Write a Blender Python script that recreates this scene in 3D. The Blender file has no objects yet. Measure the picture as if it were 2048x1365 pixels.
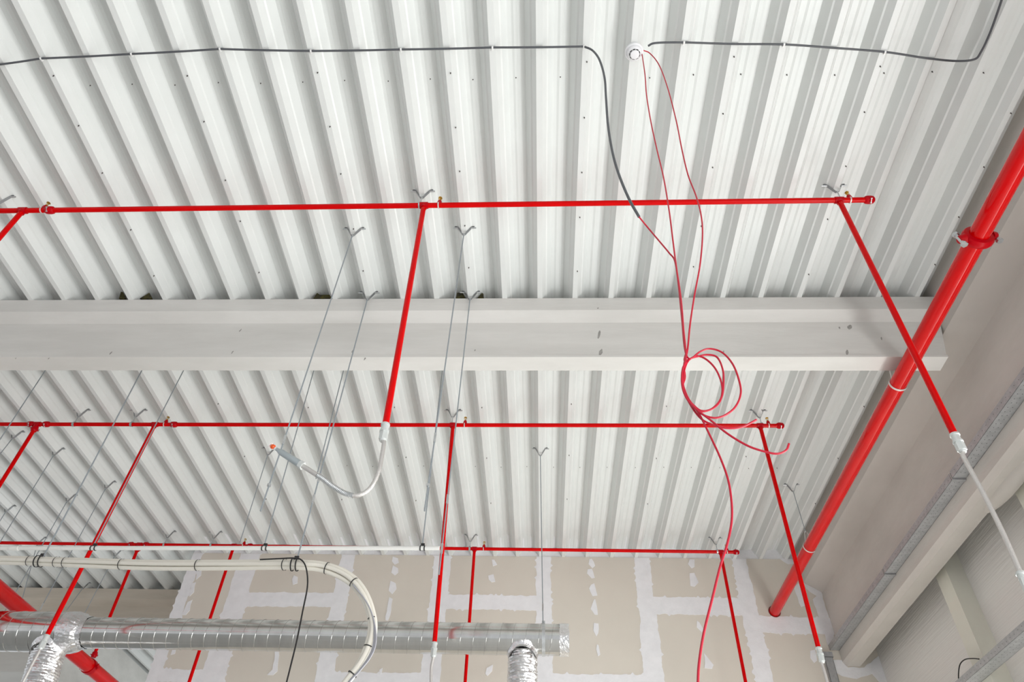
import bpy, math, random
from mathutils import Vector, Matrix
import numpy as np
random.seed(7)
sc = bpy.context.scene
col = sc.collection

# ------------------------------------------------------------------ camera
CZ = 1.6                                            # eye height
F, PITCH, YAW, ROLL = 1432.66, .778612, -.0570927, -.0387688
cp, sp, cy_, sy_, cr, sr = math.cos(PITCH), math.sin(PITCH), math.cos(YAW), math.sin(YAW), math.cos(ROLL), math.sin(ROLL)
fw = np.array([sy_*cp, cy_*cp, sp]); rt = np.array([cy_, -sy_, 0.]); dn = np.cross(fw, rt)
R_ = rt*cr + dn*sr; D_ = -rt*sr + dn*cr
M = np.array([R_, D_, fw])
cam = bpy.data.cameras.new('camera'); camo = bpy.data.objects.new('camera', cam); col.objects.link(camo)
cam.sensor_width = 36; cam.lens = F*36/2048; cam.clip_end = 200
camo.matrix_world = Matrix(((R_[0], -D_[0], -fw[0], 0), (R_[1], -D_[1], -fw[1], 0), (R_[2], -D_[2], -fw[2], CZ), (0, 0, 0, 1)))
sc.camera = camo

# ------------------------------------------------------------------ light and exposure
sc.view_settings.view_transform = 'Standard'; sc.view_settings.look = 'None'
sc.view_settings.gamma = 1; sc.view_settings.use_curve_mapping = False
sc.view_settings.exposure = -0.19
w = bpy.data.worlds.new('sky'); sc.world = w; w.use_nodes = True
w.node_tree.nodes['Background'].inputs[0].default_value = (.95, .97, 1, 1)
w.node_tree.nodes['Background'].inputs[1].default_value = 0.85
def area(name, loc, rot, sx, sy, power, color=(1, 1, 1)):
    l = bpy.data.lights.new(name, 'AREA'); l.shape = 'RECTANGLE'; l.size = sx; l.size_y = sy; l.energy = power; l.color = color
    o = bpy.data.objects.new(name, l); col.objects.link(o); o.location = loc; o.rotation_euler = rot
    return o
# daylight coming in through the glazed right-hand facade, below the picture
area('daylight', (3.85, 1.0, 1.25), (0, math.radians(90+8), 0), 2.3, 14, 820, (1, 1, .985))
# the same facade continues in the bay beyond the partition
area('daylight', (3.85, 14.0, 1.25), (0, math.radians(90+8), 0), 2.3, 10, 420, (.93, .98, 1))

# ------------------------------------------------------------------ pixel <-> place (photo 2048 x 1365)
def ray(x, y): return M.T @ np.array([(x-1024)/F, (y-682.5)/F, 1])
def onz(x, y, z): d = ray(x, y); v = d*z/d[2]; return v          # z above the eye
def ony(x, y, Y): d = ray(x, y); return d*Y/d[1]
def onx(x, y, X): d = ray(x, y); return d*X/d[0]
def pr(P): q = M @ np.array(P, float); return 1024+F*q[0]/q[2], 682.5+F*q[1]/q[2]
def vz(P, ybot):                                                  # height at which the plumb line through P reaches row ybot
    lo, hi = -1.5, P[2]
    for _ in range(40):
        m = (lo+hi)/2
        if pr((P[0], P[1], m))[1] > ybot: lo = m
        else: hi = m
    return (lo+hi)/2
H = 4.2                                                            # ribs' underside above the eye
YD = 7.93

# ------------------------------------------------------------------ materials
def mat(name, c, rough=.5, metal=0., noise=0., nscale=6., c2=None, bump=0., bscale=40., stretch=None, spec=.5):
    m = bpy.data.materials.new(name); m.use_nodes = True; nt = m.node_tree; b = nt.nodes['Principled BSDF']
    b.inputs['Base Color'].default_value = (*c, 1); b.inputs['Roughness'].default_value = rough
    b.inputs['Metallic'].default_value = metal; b.inputs['Specular IOR Level'].default_value = spec
    tc = nt.nodes.new('ShaderNodeTexCoord'); mp = nt.nodes.new('ShaderNodeMapping'); nt.links.new(tc.outputs['Object'], mp.inputs[0])
    if stretch: mp.inputs['Scale'].default_value = stretch
    if noise or c2:
        n = nt.nodes.new('ShaderNodeTexNoise'); n.inputs['Scale'].default_value = nscale; n.inputs['Detail'].default_value = 6
        n.inputs['Roughness'].default_value = .6
        nt.links.new(mp.outputs[0], n.inputs[0])
        r = nt.nodes.new('ShaderNodeValToRGB'); r.color_ramp.elements[0].position = .35; r.color_ramp.elements[1].position = .65
        a = c2 or tuple(max(0, v*(1-noise)) for v in c)
        r.color_ramp.elements[0].color = (*a, 1); r.color_ramp.elements[1].color = (*c, 1)
        nt.links.new(n.outputs[0], r.inputs[0]); nt.links.new(r.outputs[0], b.inputs['Base Color'])
    if bump:
        n2 = nt.nodes.new('ShaderNodeTexNoise'); n2.inputs['Scale'].default_value = bscale; n2.inputs['Detail'].default_value = 4
        nt.links.new(mp.outputs[0], n2.inputs[0])
        bp = nt.nodes.new('ShaderNodeBump'); bp.inputs['Strength'].default_value = bump; bp.inputs['Distance'].default_value = .01
        nt.links.new(n2.outputs[0], bp.inputs['Height']); nt.links.new(bp.outputs[0], b.inputs['Normal'])
    return m
DECK = mat('white_coated_steel', (.765, .785, .77), .3, noise=.03, nscale=3, spec=.5)
BEAM = mat('pale_precast_concrete', (.74, .73, .70), .8, c2=(.64, .63, .60), nscale=2.2, bump=.15, bscale=30, stretch=(.35, 1, 2))
GIRD = mat('raw_precast_concrete', (.68, .64, .595), .85, c2=(.58, .545, .505), nscale=1.6, bump=.2, bscale=24, stretch=(1, .45, 1.4))
FARB = mat('brown_precast_concrete', (.70, .63, .54), .85, c2=(.56, .50, .42), nscale=2, bump=.15, stretch=(.3, 1, 2))
BOARD = mat('plasterboard_paper', (.74, .69, .61), .75, c2=(.70, .65, .575), nscale=1.3)
COMP = mat('joint_compound', (.90, .90, .92), .75, c2=(.84, .84, .86), nscale=9, bump=.2, bscale=60)
PANEL = mat('grey_facade_panel', (.83, .81, .775), .6, noise=.04, nscale=1.5, bump=.5, bscale=40, stretch=(1, .05, 1.6))
COLUMN = mat('cream_painted_steel', (.76, .75, .66), .5, noise=.03)
FLOOR = mat('power_floated_concrete', (.68, .68, .67), .6, noise=.12, nscale=.8)
RED = mat('red_pipe_paint', (.68, .0, .001), .2, noise=.10, nscale=5, spec=.13)
REDM = mat('glossy_red_main_paint', (.68, .0, .001), .10, noise=.10, nscale=5, spec=.36)
RED2 = mat('dark_red_cast_iron', (.50, .0, .006), .3, spec=.15)
ZINC = mat('zinc_plated_steel', (.62, .64, .65), .35, .85, noise=.15, nscale=40)
BRK = mat('dull_zinc_strap', (.30, .31, .32), .45, .6)
ROD = mat('threaded_steel_rod', (.36, .40, .43), .45, .6)
GALV = mat('galvanised_sheet', (.50, .51, .52), .42, .55, c2=(.40, .41, .42), nscale=25)
HOLE = mat('punched_hole', (.08, .08, .09), .8)
DUCT = mat('galvanised_duct_steel', (.66, .66, .645), .14, 1., c2=(.57, .57, .555), nscale=3, bump=.03, bscale=6, stretch=(3, 1, 1))
SEAM = DUCT
FOIL = mat('aluminium_foil', (.82, .82, .83), .24, 1., bump=1., bscale=28)
BRAID = mat('braided_steel_hose', (.66, .64, .62), .35, .75, bump=.4, bscale=300)
FIT = mat('cast_zinc_fitting', (.66, .69, .68), .42, .35)
BRASS = mat('brass', (.62, .42, .10), .3, .9)
ORANGE = mat('orange_plastic', (.80, .10, .01), .4)
WCAP = mat('white_plastic', (.85, .85, .84), .4)
STRAP = mat('pale_steel_strap', (.74, .68, .66), .4, .3)
WCON = mat('white_conduit_plastic', (.80, .80, .77), .4)
CCON = mat('cream_conduit_plastic', (.78, .75, .67), .45)
GREYC = mat('grey_conduit_plastic', (.085, .09, .10), .45)
LGREY = mat('light_grey_cable', (.42, .42, .46), .5)
BLACKC = mat('black_cable', (.012, .012, .012), .4)
REDC = mat('red_cable_sheath', (.52, .005, .03), .4)
DETW = mat('detector_white_plastic', (.84, .84, .86), .35)
DARK = mat('detector_vent_slot', (.05, .05, .05), .6)
FOAM = mat('black_foam_filler', (.012, .010, .008), .9, c2=(.08, .07, .01), nscale=30)

# ------------------------------------------------------------------ mesh helpers (local z: floor = 0, so add CZ)
class MB:
    def __init__(s): s.v = []; s.f = []
    def add(s, vs, fs):
        b = len(s.v); s.v += [tuple(map(float, v)) for v in vs]; s.f += [tuple(b+i for i in f) for f in fs]
        return s
    def box(s, a, b):
        (x0, y0, z0), (x1, y1, z1) = a, b
        return s.add([(x0,y0,z0),(x1,y0,z0),(x1,y1,z0),(x0,y1,z0),(x0,y0,z1),(x1,y0,z1),(x1,y1,z1),(x0,y1,z1)],
                     [(0,3,2,1),(4,5,6,7),(0,1,5,4),(1,2,6,5),(2,3,7,6),(3,0,4,7)])
    def tube(s, path, r, seg=16, caps=True, phase=0, squash=None):
        P = [np.array(p, float) for p in path]; n = len(P)
        rs = r if hasattr(r, '__len__') else [r]*n
        T = []
        for i in range(n):
            t = P[min(i+1, n-1)]-P[max(i-1, 0)]; l = np.linalg.norm(t); T.append(t/l if l > 1e-9 else np.array([0, 0, 1.]))
        a = np.array([0, 0, 1.]) if abs(T[0][2]) < .9 else np.array([1., 0, 0])
        u = np.cross(T[0], a); u /= np.linalg.norm(u)
        vs = []
        for i in range(n):
            u = u-T[i]*np.dot(u, T[i]); u /= np.linalg.norm(u); v = np.cross(T[i], u)
            for k in range(seg):
                an = 2*math.pi*k/seg+phase
                vs.append(P[i]+rs[i]*(math.cos(an)*u+math.sin(an)*v))
        fs = []
        for i in range(n-1):
            for k in range(seg):
                k2 = (k+1) % seg
                fs.append((i*seg+k, i*seg+k2, (i+1)*seg+k2, (i+1)*seg+k))
        if caps: fs.append(tuple(range(seg-1, -1, -1))); fs.append(tuple((n-1)*seg+k for k in range(seg)))
        return s.add(vs, fs)
    def ring(s, c, axis, r, t, wd, seg=28, a0=0, a1=2*math.pi):
        """band of radial thickness t and width wd around axis 'x' or 'y' or 'z'"""
        full = abs(a1-a0-2*math.pi) < 1e-6
        n = seg if full else seg+1
        vs = []
        for k in range(n):
            an = a0+(a1-a0)*k/seg
            for rr, h in ((r, -wd/2), (r+t, -wd/2), (r+t, wd/2), (r, wd/2)):
                p, q = rr*math.cos(an), rr*math.sin(an)
                vs.append({'x': (c[0]+h, c[1]+p, c[2]+q), 'y': (c[0]+p, c[1]+h, c[2]+q), 'z': (c[0]+p, c[1]+q, c[2]+h)}[axis])
        fs = []
        for k in range(seg):
            k2 = (k+1) % n
            for j in range(4):
                j2 = (j+1) % 4
                fs.append((k*4+j, k*4+j2, k2*4+j2, k2*4+j))
        if not full: fs += [(3, 2, 1, 0), tuple((n-1)*4+j for j in range(4))]
        return s.add(vs, fs)
    def build(s, name, m, parent=None, smooth=False):
        me = bpy.data.meshes.new(name)
        off = np.array([0, 0, CZ])
        o0 = np.array(s.v[0]) if False else np.zeros(3)
        me.from_pydata([tuple(np.array(v)+off) for v in s.v], [], s.f); me.validate(); me.update()
        import bmesh
        b = bmesh.new(); b.from_mesh(me); bmesh.ops.recalc_face_normals(b, faces=b.faces); b.to_mesh(me); b.free()
        me.materials.append(m)
        if smooth:
            for p in me.polygons: p.use_smooth = True
            try: me.set_sharp_from_angle(angle=math.radians(40))
            except Exception: pass
        o = bpy.data.objects.new(name, me); col.objects.link(o)
        if parent:
            o.parent = parent; o.matrix_parent_inverse = parent.matrix_world.inverted()
        return o
def tag(o, label=None, cat=None, group=None, kind=None):
    if label: o['label'] = label
    if cat: o['category'] = cat
    if group: o['group'] = group
    if kind: o['kind'] = kind
    return o
def empty(name, loc, label, cat, group=None):
    e = bpy.data.objects.new(name, None); e.empty_display_size = .1; e.location = (loc[0], loc[1], loc[2]+CZ); col.objects.link(e)
    e.matrix_world = Matrix.Translation(e.location)
    return tag(e, label, cat, group)
def spline(pts, n=8):
    P = [np.array(p, float) for p in pts]; P = [2*P[0]-P[1]]+P+[2*P[-1]-P[-2]]; out = []
    for i in range(1, len(P)-2):
        for k in range(n):
            t = k/n; a, b, c, d = P[i-1:i+3]
            out.append(.5*((2*b)+(-a+c)*t+(2*a-5*b+4*c-d)*t*t+(-a+3*b-3*c+d)*t**3))
    out.append(P[-2]); return out
def lerp(a, b, t): return np.array(a)*(1-t)+np.array(b)*t

# ------------------------------------------------------------------ ceiling deck
ribX = {0:-.033,1:.293,2:.628,3:.976,4:1.322,5:1.658,6:2.006,7:2.357,8:2.700,9:3.07,10:3.421,-1:-.363,-2:-.685,-3:-1.004,-4:-1.323,-5:-1.652,
        -6:-1.972,-7:-2.296,-8:-2.618,-9:-2.958,-10:-3.286,-11:-3.615,-12:-3.951,-13:-4.275,-14:-4.607,-15:-4.937,-16:-5.271,-17:-5.601}
for k in range(-18, -48, -1): ribX[k] = ribX[k+1]-.331
ks = sorted(ribX); RX = [ribX[k]*.84 for k in ks]                 # left edge of every rib's flat
FL, WB, DP = .037, .068, .125
RC = [x+FL/2 for x in RX]
def nearest_rib(x): return min(RC, key=lambda r: abs(r-x))
def profile():
    pts = []
    for i, x in enumerate(RX):
        nx = RX[i+1] if i+1 < len(RX) else x+.277
        tw = nx-x
        a = x+FL; b = nx
        pts += [(x, 0), (x+.004, -.0), (a, 0), (a+.026, .050), (a+.036, .056), (a+WB, DP)]
        if i+1 < len(RX):
            m0, m1 = a+WB, b-WB; mid = (m0+m1)/2
            pts += [(mid-.026, DP), (mid-.012, DP-.0055), (mid+.012, DP-.0055), (mid+.026, DP), (b-WB, DP), (b-.036, .056), (b-.026, .050)]
    pts.append((3.12, DP))
    return pts
prof = profile()
def deck(y0, y1, t=.0012):
    m = MB(); n = len(prof); vs = []; fs = []
    for y in (y0, y1):
        for (x, z) in prof: vs.append((x, y, H+z))
    for i in range(n-1): fs.append((i, i+1, n+i+1, n+i))
    m.add(vs, fs); m.box((prof[0][0], y0, H+DP+.10), (3.9, y1, H+DP+.25))
    return m
ceil = deck(-5, 20).build('ceiling', DECK); tag(ceil, 'white trapezoidal steel roof deck seen from below', 'ceiling', kind='structure')

# screws that stitch the deck: children of the ceiling
scr = MB(); scr.tube([(0, 0, -.006), (0, 0, 0)], .0042, 6).tube([(0, 0, -.014), (0, 0, -.005)], .002, 6)
sme = None
def screw(x, y, z):
    global sme
    if sme is None:
        o = scr.build('screw', mat('dark_screw', (.10, .09, .085), .5, .4), ceil); sme = o.data
        o.location = (x, y, z)
    else:
        o = bpy.data.objects.new('screw', sme); col.objects.link(o); o.parent = ceil; o.location = (x, y, z)
Ys1 = onz(1047, 157, H+DP)[1]
for i, x in enumerate(RX[:-1]):
    if -3.2 < x < 2.6: screw(x+FL+WB+.045 if x < .8 else x+FL+WB+.02, Ys1+random.uniform(-.01, .01), H+DP)
Ys2 = onz(1170, 934, H+DP)[1]
for x in RX[:-1]:
    if -2.2 < x < 2.3: screw(x+FL+WB+.05, Ys2+random.uniform(-.01, .01), H+DP)
for x in RX[3::3]:
    for yy in (1.2, 1.9, 2.25, 2.62, 3.05, 3.5, 5.1, 5.9, 6.7):
        if -3.3 < x < 3: screw(x+FL-.008, yy+random.uniform(-.05, .05), H)

# ------------------------------------------------------------------ floor
tag(MB().box((-14, -6, -CZ-.2), (3.9, 20, -CZ)).build('floor', FLOOR), 'grey concrete floor', 'floor', kind='structure')

# ------------------------------------------------------------------ concrete beams
def xbeam(name, y0, x0, x1, m, label, ov=.076, wb=.132, z0=3.628, xw=None):
    """I-shaped beam running along x; y0 = near edge of its top flange"""
    w_ = xw if xw else x1
    pts = [(y0, H), (y0, 4.062), (y0+ov, 4.0), (y0+ov, z0+.028), (y0+ov-.008, z0+.020), (y0+ov-.008, z0), (y0+ov+wb+.008, z0), (y0+ov+wb+.008, z0+.02),
           (y0+ov+wb, z0+.028), (y0+ov+wb, 4.0), (y0+2*ov+wb, 4.062), (y0+2*ov+wb, H)]
    n = len(pts); b = MB()
    xe = lambda z: x1 if z > 3.95 else w_
    b.add([(x0, y, z) for y, z in pts]+[(xe(z), y, z) for y, z in pts],
          [(i, (i+1) % n, n+(i+1) % n, n+i) for i in range(n)]+[tuple(range(n)), tuple(range(2*n-1, n-1, -1))])
    o = b.build(name, m); return tag(o, label, 'beam', kind='structure')
YB = 3.772
xbeam('roof_beam', YB, -13, 3.017, BEAM, 'long pale precast concrete beam crossing the ceiling above the pipes', xw=2.93)
xbeam('roof_beam', 8.93, -13, -3.0, FARB, 'brownish far concrete beam left of the plasterboard wall', ov=.09, wb=.2, z0=3.6)
b = MB(); XG = 3.2
pts = [(3.017, H+DP+.1), (3.017, 3.905), (XG, 3.79), (XG, 3.02), (XG+.03, 2.975), (3.37, 2.975), (3.40, 3.0), (3.40, H+DP+.1)]
n = len(pts)
b.add([(x, -5, z) for x, z in pts]+[(x, YD+.02, z) for x, z in pts], [(i, (i+1) % n, n+(i+1) % n, n+i) for i in range(n)]+[tuple(range(n)), tuple(range(2*n-1, n-1, -1))])
gird = tag(b.build('edge_girder', GIRD), 'deep raw concrete girder along the right side of the roof', 'girder', kind='structure')
# smooth plaster swelling where the facade post meets the girder's lower edge
_m = MB(); _vs = []; _n, _k = 20, 28
for i in range(_n+1):
    ph = -math.pi/2+math.pi*i/_n
    for k in range(_k):
        an = 2*math.pi*k/_k; _vs.append((3.36+.075*math.cos(ph)*math.cos(an), 4.50+.42*math.sin(ph), 3.02+.10*math.cos(ph)*math.sin(an)))
_m.add(_vs, [(i*_k+k, i*_k+(k+1) % _k, (i+1)*_k+(k+1) % _k, (i+1)*_k+k) for i in range(_n) for k in range(_k)])
_m.build('plaster_swelling', GIRD, gird, True)
gl = MB().box((-7.2, 9.2, 3.214), (-6.46, 20, H)).build('edge_girder', BEAM)
tag(gl, 'distant light grey concrete girder at the lower left beyond the ducts', 'girder', kind='structure')

# dirt marks on the beam's face (thin smudges of grout and scuffs)
for (px, py, l, wd) in ((1198, 669, 22, 6), (1201, 706, 24, 9), (222, 706, 10, 5), (481, 661, 9, 4), (465, 705, 9, 4), (706, 703, 9, 5), (950, 701, 4, 4),
                        (1694, 706, 16, 7), (1700, 655, 12, 12), (1679, 656, 7, 4), (1763, 678, 8, 4), (1447, 705, 10, 3), (730, 718, 10, 3), (33, 716, 7, 3), (98, 717, 6, 3), (1196, 617, 4, 4)):
    c = ony(px, py, YB+.076 if py > 648 else YB)
    s_ = 1/F*4.9; yy = (YB+.076 if py > 648 else YB)-.0006
    poly = []
    for k in range(9):
        an = 2*math.pi*k/9; rr = random.uniform(.6, 1.1)
        poly.append((c[0]+math.cos(an)*wd/2*s_*rr+math.sin(an)*.25*l/2*s_, yy, c[2]+math.sin(an)*l/2*s_*rr*1.3))
    if 'SMUT' not in globals(): SMUT = mat('grey_grout_smudge', (.26, .25, .23), .9, c2=(.42, .41, .39), nscale=60)
    MB().add(poly, [tuple(range(9))]).build('smudge', SMUT, bpy.data.objects['roof_beam'])

# black filler scraps between deck and beam
for i, (pp, lab) in enumerate((([(243, 580), (252, 597), (238, 597)], 'narrow dark foam scrap wedged over the beam, leftmost one'),
                 ([(280, 597), (299, 586), (304, 597)], 'black triangular foam scrap on the beam between two ribs near the left'),
                 ([(627, 597), (634, 586), (640, 590), (662, 590), (664, 597)], 'ragged olive foam scrap on the beam beside the steel rods'),
                 ([(912, 597), (914, 586), (926, 586), (930, 597)], 'black foam square left of the bracket at the beam top'),
                 ([(955, 597), (964, 586), (967, 588), (966, 597)], 'small brown foam scrap right of the bracket at the beam top'))):
    q = [ony(x, y, YB+.02) for x, y in pp]; n = len(q); qb = [a+np.array([0, .06, 0]) for a in q]
    q = [np.array([a[0], a[1], max(a[2], H+.001)]) for a in q]; qb = [np.array([a[0], a[1], max(a[2], H+.001)]) for a in qb]
    tag(MB().add(q+qb, [tuple(range(n)), tuple(range(2*n-1, n-1, -1))]+[(k, (k+1) % n, n+(k+1) % n, n+k) for k in range(n)]).build('foam_scrap', FOAM), lab, 'foam filler', 'foam scraps along the beam')

# ------------------------------------------------------------------ plasterboard wall
XL = ony(385, 1112, YD)[0]
wall = MB().box((XL, YD, -CZ), (3.6, YD+.15, H)).build('wall_back', BOARD)
tag(wall, 'beige plasterboard partition with white taped joints', 'wall', kind='structure')
MB().box((XL, YD+.01, H-.004), (3.2, YD+.12, H+DP+.002)).build('joint_compound', COMP, wall)
def blob(edge, lift=.0015):
    n = len(edge)
    return MB().add([(x, YD-lift, z) for x, z in edge]+[(x, YD+.001, z) for x, z in edge], [tuple(range(n))]+[(k, (k+1) % n, n+(k+1) % n, n+k) for k in range(n)])
def band(p, q, w0, w1, lift=.0015, jag=.008):
    """ragged band of compound from p to q in wall coordinates (x,z)"""
    p = np.array(p); q = np.array(q); L = np.linalg.norm(q-p); d = (q-p)/L; nrm = np.array([-d[1], d[0]]); n = max(6, int(L/.022))
    a, c = [], []; ja = jb = 0
    for i in range(n+1):
        t = i/n; ww = (w0*(1-t)+w1*t)/2
        ja = .75*ja+random.uniform(-1, 1)*jag*.7; jb = .75*jb+random.uniform(-1, 1)*jag*.7
        sa = random.random() < .1; sb = random.random() < .1
        a.append(p+d*L*t+nrm*(ww+ja+(.02 if sa else 0))); c.append(p+d*L*t-nrm*(ww+jb+(.02 if sb else 0)))
    m = MB(); vs = [(x, YD-lift, z) for x, z in a]+[(x, YD-lift, z) for x, z in c]; N = n+1
    m.add(vs, [(i, i+1, N+i+1, N+i) for i in range(n)])
    vs2 = [(x, YD+.001, z) for x, z in a]
    m.add([(x, YD-lift, z) for x, z in a]+vs2, [(i, i+1, N+i+1, N+i) for i in range(n)])
    m.add([(x, YD-lift, z) for x, z in c]+[(x, YD+.001, z) for x, z in c], [(i, i+1, N+i+1, N+i) for i in range(n)])
    return m
PXM = 8.56/F
jx = {}
lift = .0015
def compound(m):
    m.build('joint_compound', COMP, wall)
for nme, pxs, wpx in (('c', 392, 22), (1, 498, 42), (2, 696, 30), (3, 885, 34), (4, 1087, 30), (5, 1283, 32), (6, 1478, 30)):
    X_ = ony(pxs, 1120, YD)[0]; jx[nme] = X_; lift += .0001
    compound(band((X_, H-.002), (X_, .9), wpx*PXM*.95, wpx*PXM*1.25, lift))
zj = lambda py, px: ony(px, py, YD)[2]
Z1 = zj(1200, 590); Z2 = zj(1213, 1390); Z3 = zj(1250, 1570); Z4 = zj(1375, 790)
for a, c, z, wd in ((1, 2, Z1, .17), (3, 4, Z1, .17), (5, 6, Z2, .20), (2, 3, zj(1372, 790), .26), (4, 5, zj(1375, 1190), .26), ('c', 1, zj(1352, 380), .13)):
    lift += .0001
    compound(band((jx[a], z), (jx[c], z), wd, wd, lift))
for a, c, z in ((1, 2, 1.6), (3, 4, 1.6), (5, 6, 1.6)): lift += .0001; compound(band((jx[a], z), (jx[c], z), .17, .17, lift))
lift += .0001; compound(band((jx[6], Z3), (3.22, Z3-.01), .20, .17, lift))
# corner fill beside the girder
def pxpoly(pts, name='joint_compound'):
    global lift
    lift += .0001
    e = [ony(x, y, YD) for x, y in pts]
    pts2 = []
    for i in range(len(e)):
        a, c = e[i], e[(i+1) % len(e)]; n = max(1, int(np.linalg.norm(a-c)/.05))
        for k in range(n):
            p = lerp(a, c, k/n); pts2.append((p[0]+random.uniform(-1, 1)*.006, p[2]+random.uniform(-1, 1)*.006))
    compound(blob(pts2, lift))
pxpoly([(1604, 1120), (1612, 1120), (1642, 1182), (1672, 1290), (1655, 1290), (1640, 1240), (1625, 1200), (1632, 1192), (1612, 1178), (1600, 1150)])
pxpoly([(1588, 1175), (1600, 1165), (1612, 1185), (1614, 1210), (1602, 1215), (1594, 1195)])
pxpoly([(1560, 1118), (1582, 1118), (1600, 1128), (1575, 1130)])
pxpoly([(1652, 1320), (1687, 1322), (1695, 1336), (1728, 1336), (1760, 1310), (1775, 1365), (1758, 1365), (1745, 1348), (1712, 1359), (1685, 1354), (1664, 1340)])
pxpoly([(1621, 1302), (1630, 1300), (1634, 1322), (1628, 1328), (1621, 1318)])
for pts in ([(786, 1115), (796, 1118), (798, 1126), (790, 1131), (784, 1124)], [(786, 1132), (797, 1137), (797, 1146), (790, 1151), (782, 1146)],
            [(782, 1162), (792, 1168), (793, 1178), (785, 1189), (778, 1182), (779, 1170)], [(778, 1196), (785, 1198), (783, 1222), (776, 1242), (770, 1242), (774, 1215)],
            [(1178, 1119), (1184, 1118), (1190, 1133), (1185, 1137), (1178, 1130)], [(1176, 1140), (1184, 1138), (1190, 1156), (1183, 1158), (1174, 1147)],
            [(1181, 1170), (1189, 1167), (1194, 1192), (1186, 1194), (1179, 1178)], [(1187, 1200), (1191, 1200), (1196, 1230), (1189, 1230), (1182, 1218)],
            [(1188, 1247), (1197, 1248), (1197, 1268), (1192, 1275), (1186, 1262)], [(1193, 1290), (1198, 1291), (1201, 1310), (1196, 1313), (1192, 1300)],
            [(983, 1121), (989, 1120), (994, 1131), (986, 1133)], [(977, 1153), (987, 1150), (991, 1164), (983, 1166), (977, 1160)],
            [(973, 1337), (985, 1331), (984, 1343), (975, 1354), (970, 1348)],
            [(1380, 1119), (1388, 1119), (1389, 1135), (1383, 1138), (1377, 1130)], [(1380, 1147), (1388, 1147), (1396, 1165), (1390, 1174), (1380, 1172)],
            [(1393, 1243), (1399, 1246), (1408, 1262), (1403, 1266), (1394, 1256)], [(1408, 1308), (1414, 1315), (1427, 1332), (1424, 1340), (1410, 1338)],
            [(588, 1152), (595, 1155), (594, 1168), (587, 1170), (585, 1160)], [(550, 1302), (558, 1302), (555, 1345), (545, 1352), (534, 1350), (546, 1340)],
            [(394, 1140), (404, 1136), (402, 1152), (392, 1160)], [(384, 1168), (392, 1165), (388, 1185), (378, 1195)], [(376, 1206), (384, 1200), (380, 1222), (372, 1232), (364, 1232)],
            [(345, 1300), (353, 1300), (349, 1310), (341, 1310)], [(759, 1342), (765, 1338), (764, 1348), (758, 1350)]):
    pxpoly(pts)
# white plaster dabs where the board meets the deck's ribs
for i, x in enumerate(RX[:-1]):
    if XL < x < 2.95:
        nx = RX[i+1]; a = x+FL; Yp = YD-random.uniform(.32, .36)
        m = MB(); t = .004
        # smear on the web and in the recess close to the wall
        for (u0, z0_, u1, z1_) in ((a+.030, .056, a+WB-.008, DP-.02), (a+WB+.05, DP, a+WB+.085, DP)):
            y1_ = YD-random.uniform(.22, .34)
            pts3 = []
            for k in range(7):
                f_ = k/6; pts3.append((u0+(u1-u0)*f_, y1_+.05*abs(f_-.5)*2+random.uniform(-.01, .01), H+z0_+(z1_-z0_)*f_-t))
            back = [(u0+(u1-u0)*k/6, YD, H+z0_+(z1_-z0_)*k/6-t) for k in range(7)]
            m.add(pts3+back, [(k, k+1, 8+k, 7+k) for k in range(6)])
        m.build('joint_compound', COMP, wall)

# ------------------------------------------------------------------ right outer wall with glazed lower part
wr = MB().box((3.6, -5, .88), (3.75, 20, H+DP+.1)).box((3.6, 8.2, -CZ), (3.75, 9.0, .88)).build('wall_right', PANEL)
tag(wr, 'grey finely ribbed facade panels behind the girder', 'wall', kind='structure')
wf = MB()
for y in list(np.arange(-5, 8.2, 1.5))+list(np.arange(9.0, 20.1, 1.5)): wf.box((3.62, y-.03, -CZ), (3.70, y+.03, .88))
for z in (-CZ, 0.84): wf.box((3.62, -5, z), (3.70, 20, z+.04))
tag(wf.build('window_1', mat('grey_aluminium_frame', (.45, .46, .47), .4, .5)), 'glazed facade frame under the right wall panels', 'window', kind='structure')

# columns on that wall
def column(py0, y0, y1, z0, z1, label):
    b = MB().box((3.45, y0, z0), (3.6, y1, z1))
    tag(b.build('facade_column', COLUMN), label, 'column', 'cream steel posts on the right wall')
column(0, 5.83, 6.02, -CZ, 3.9, 'cream painted steel post on the right wall, farther one near the cable loop')
column(0, 4.42, 4.60, -CZ, 3.9, 'cream painted steel post at the right edge below the bulging plaster')

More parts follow.
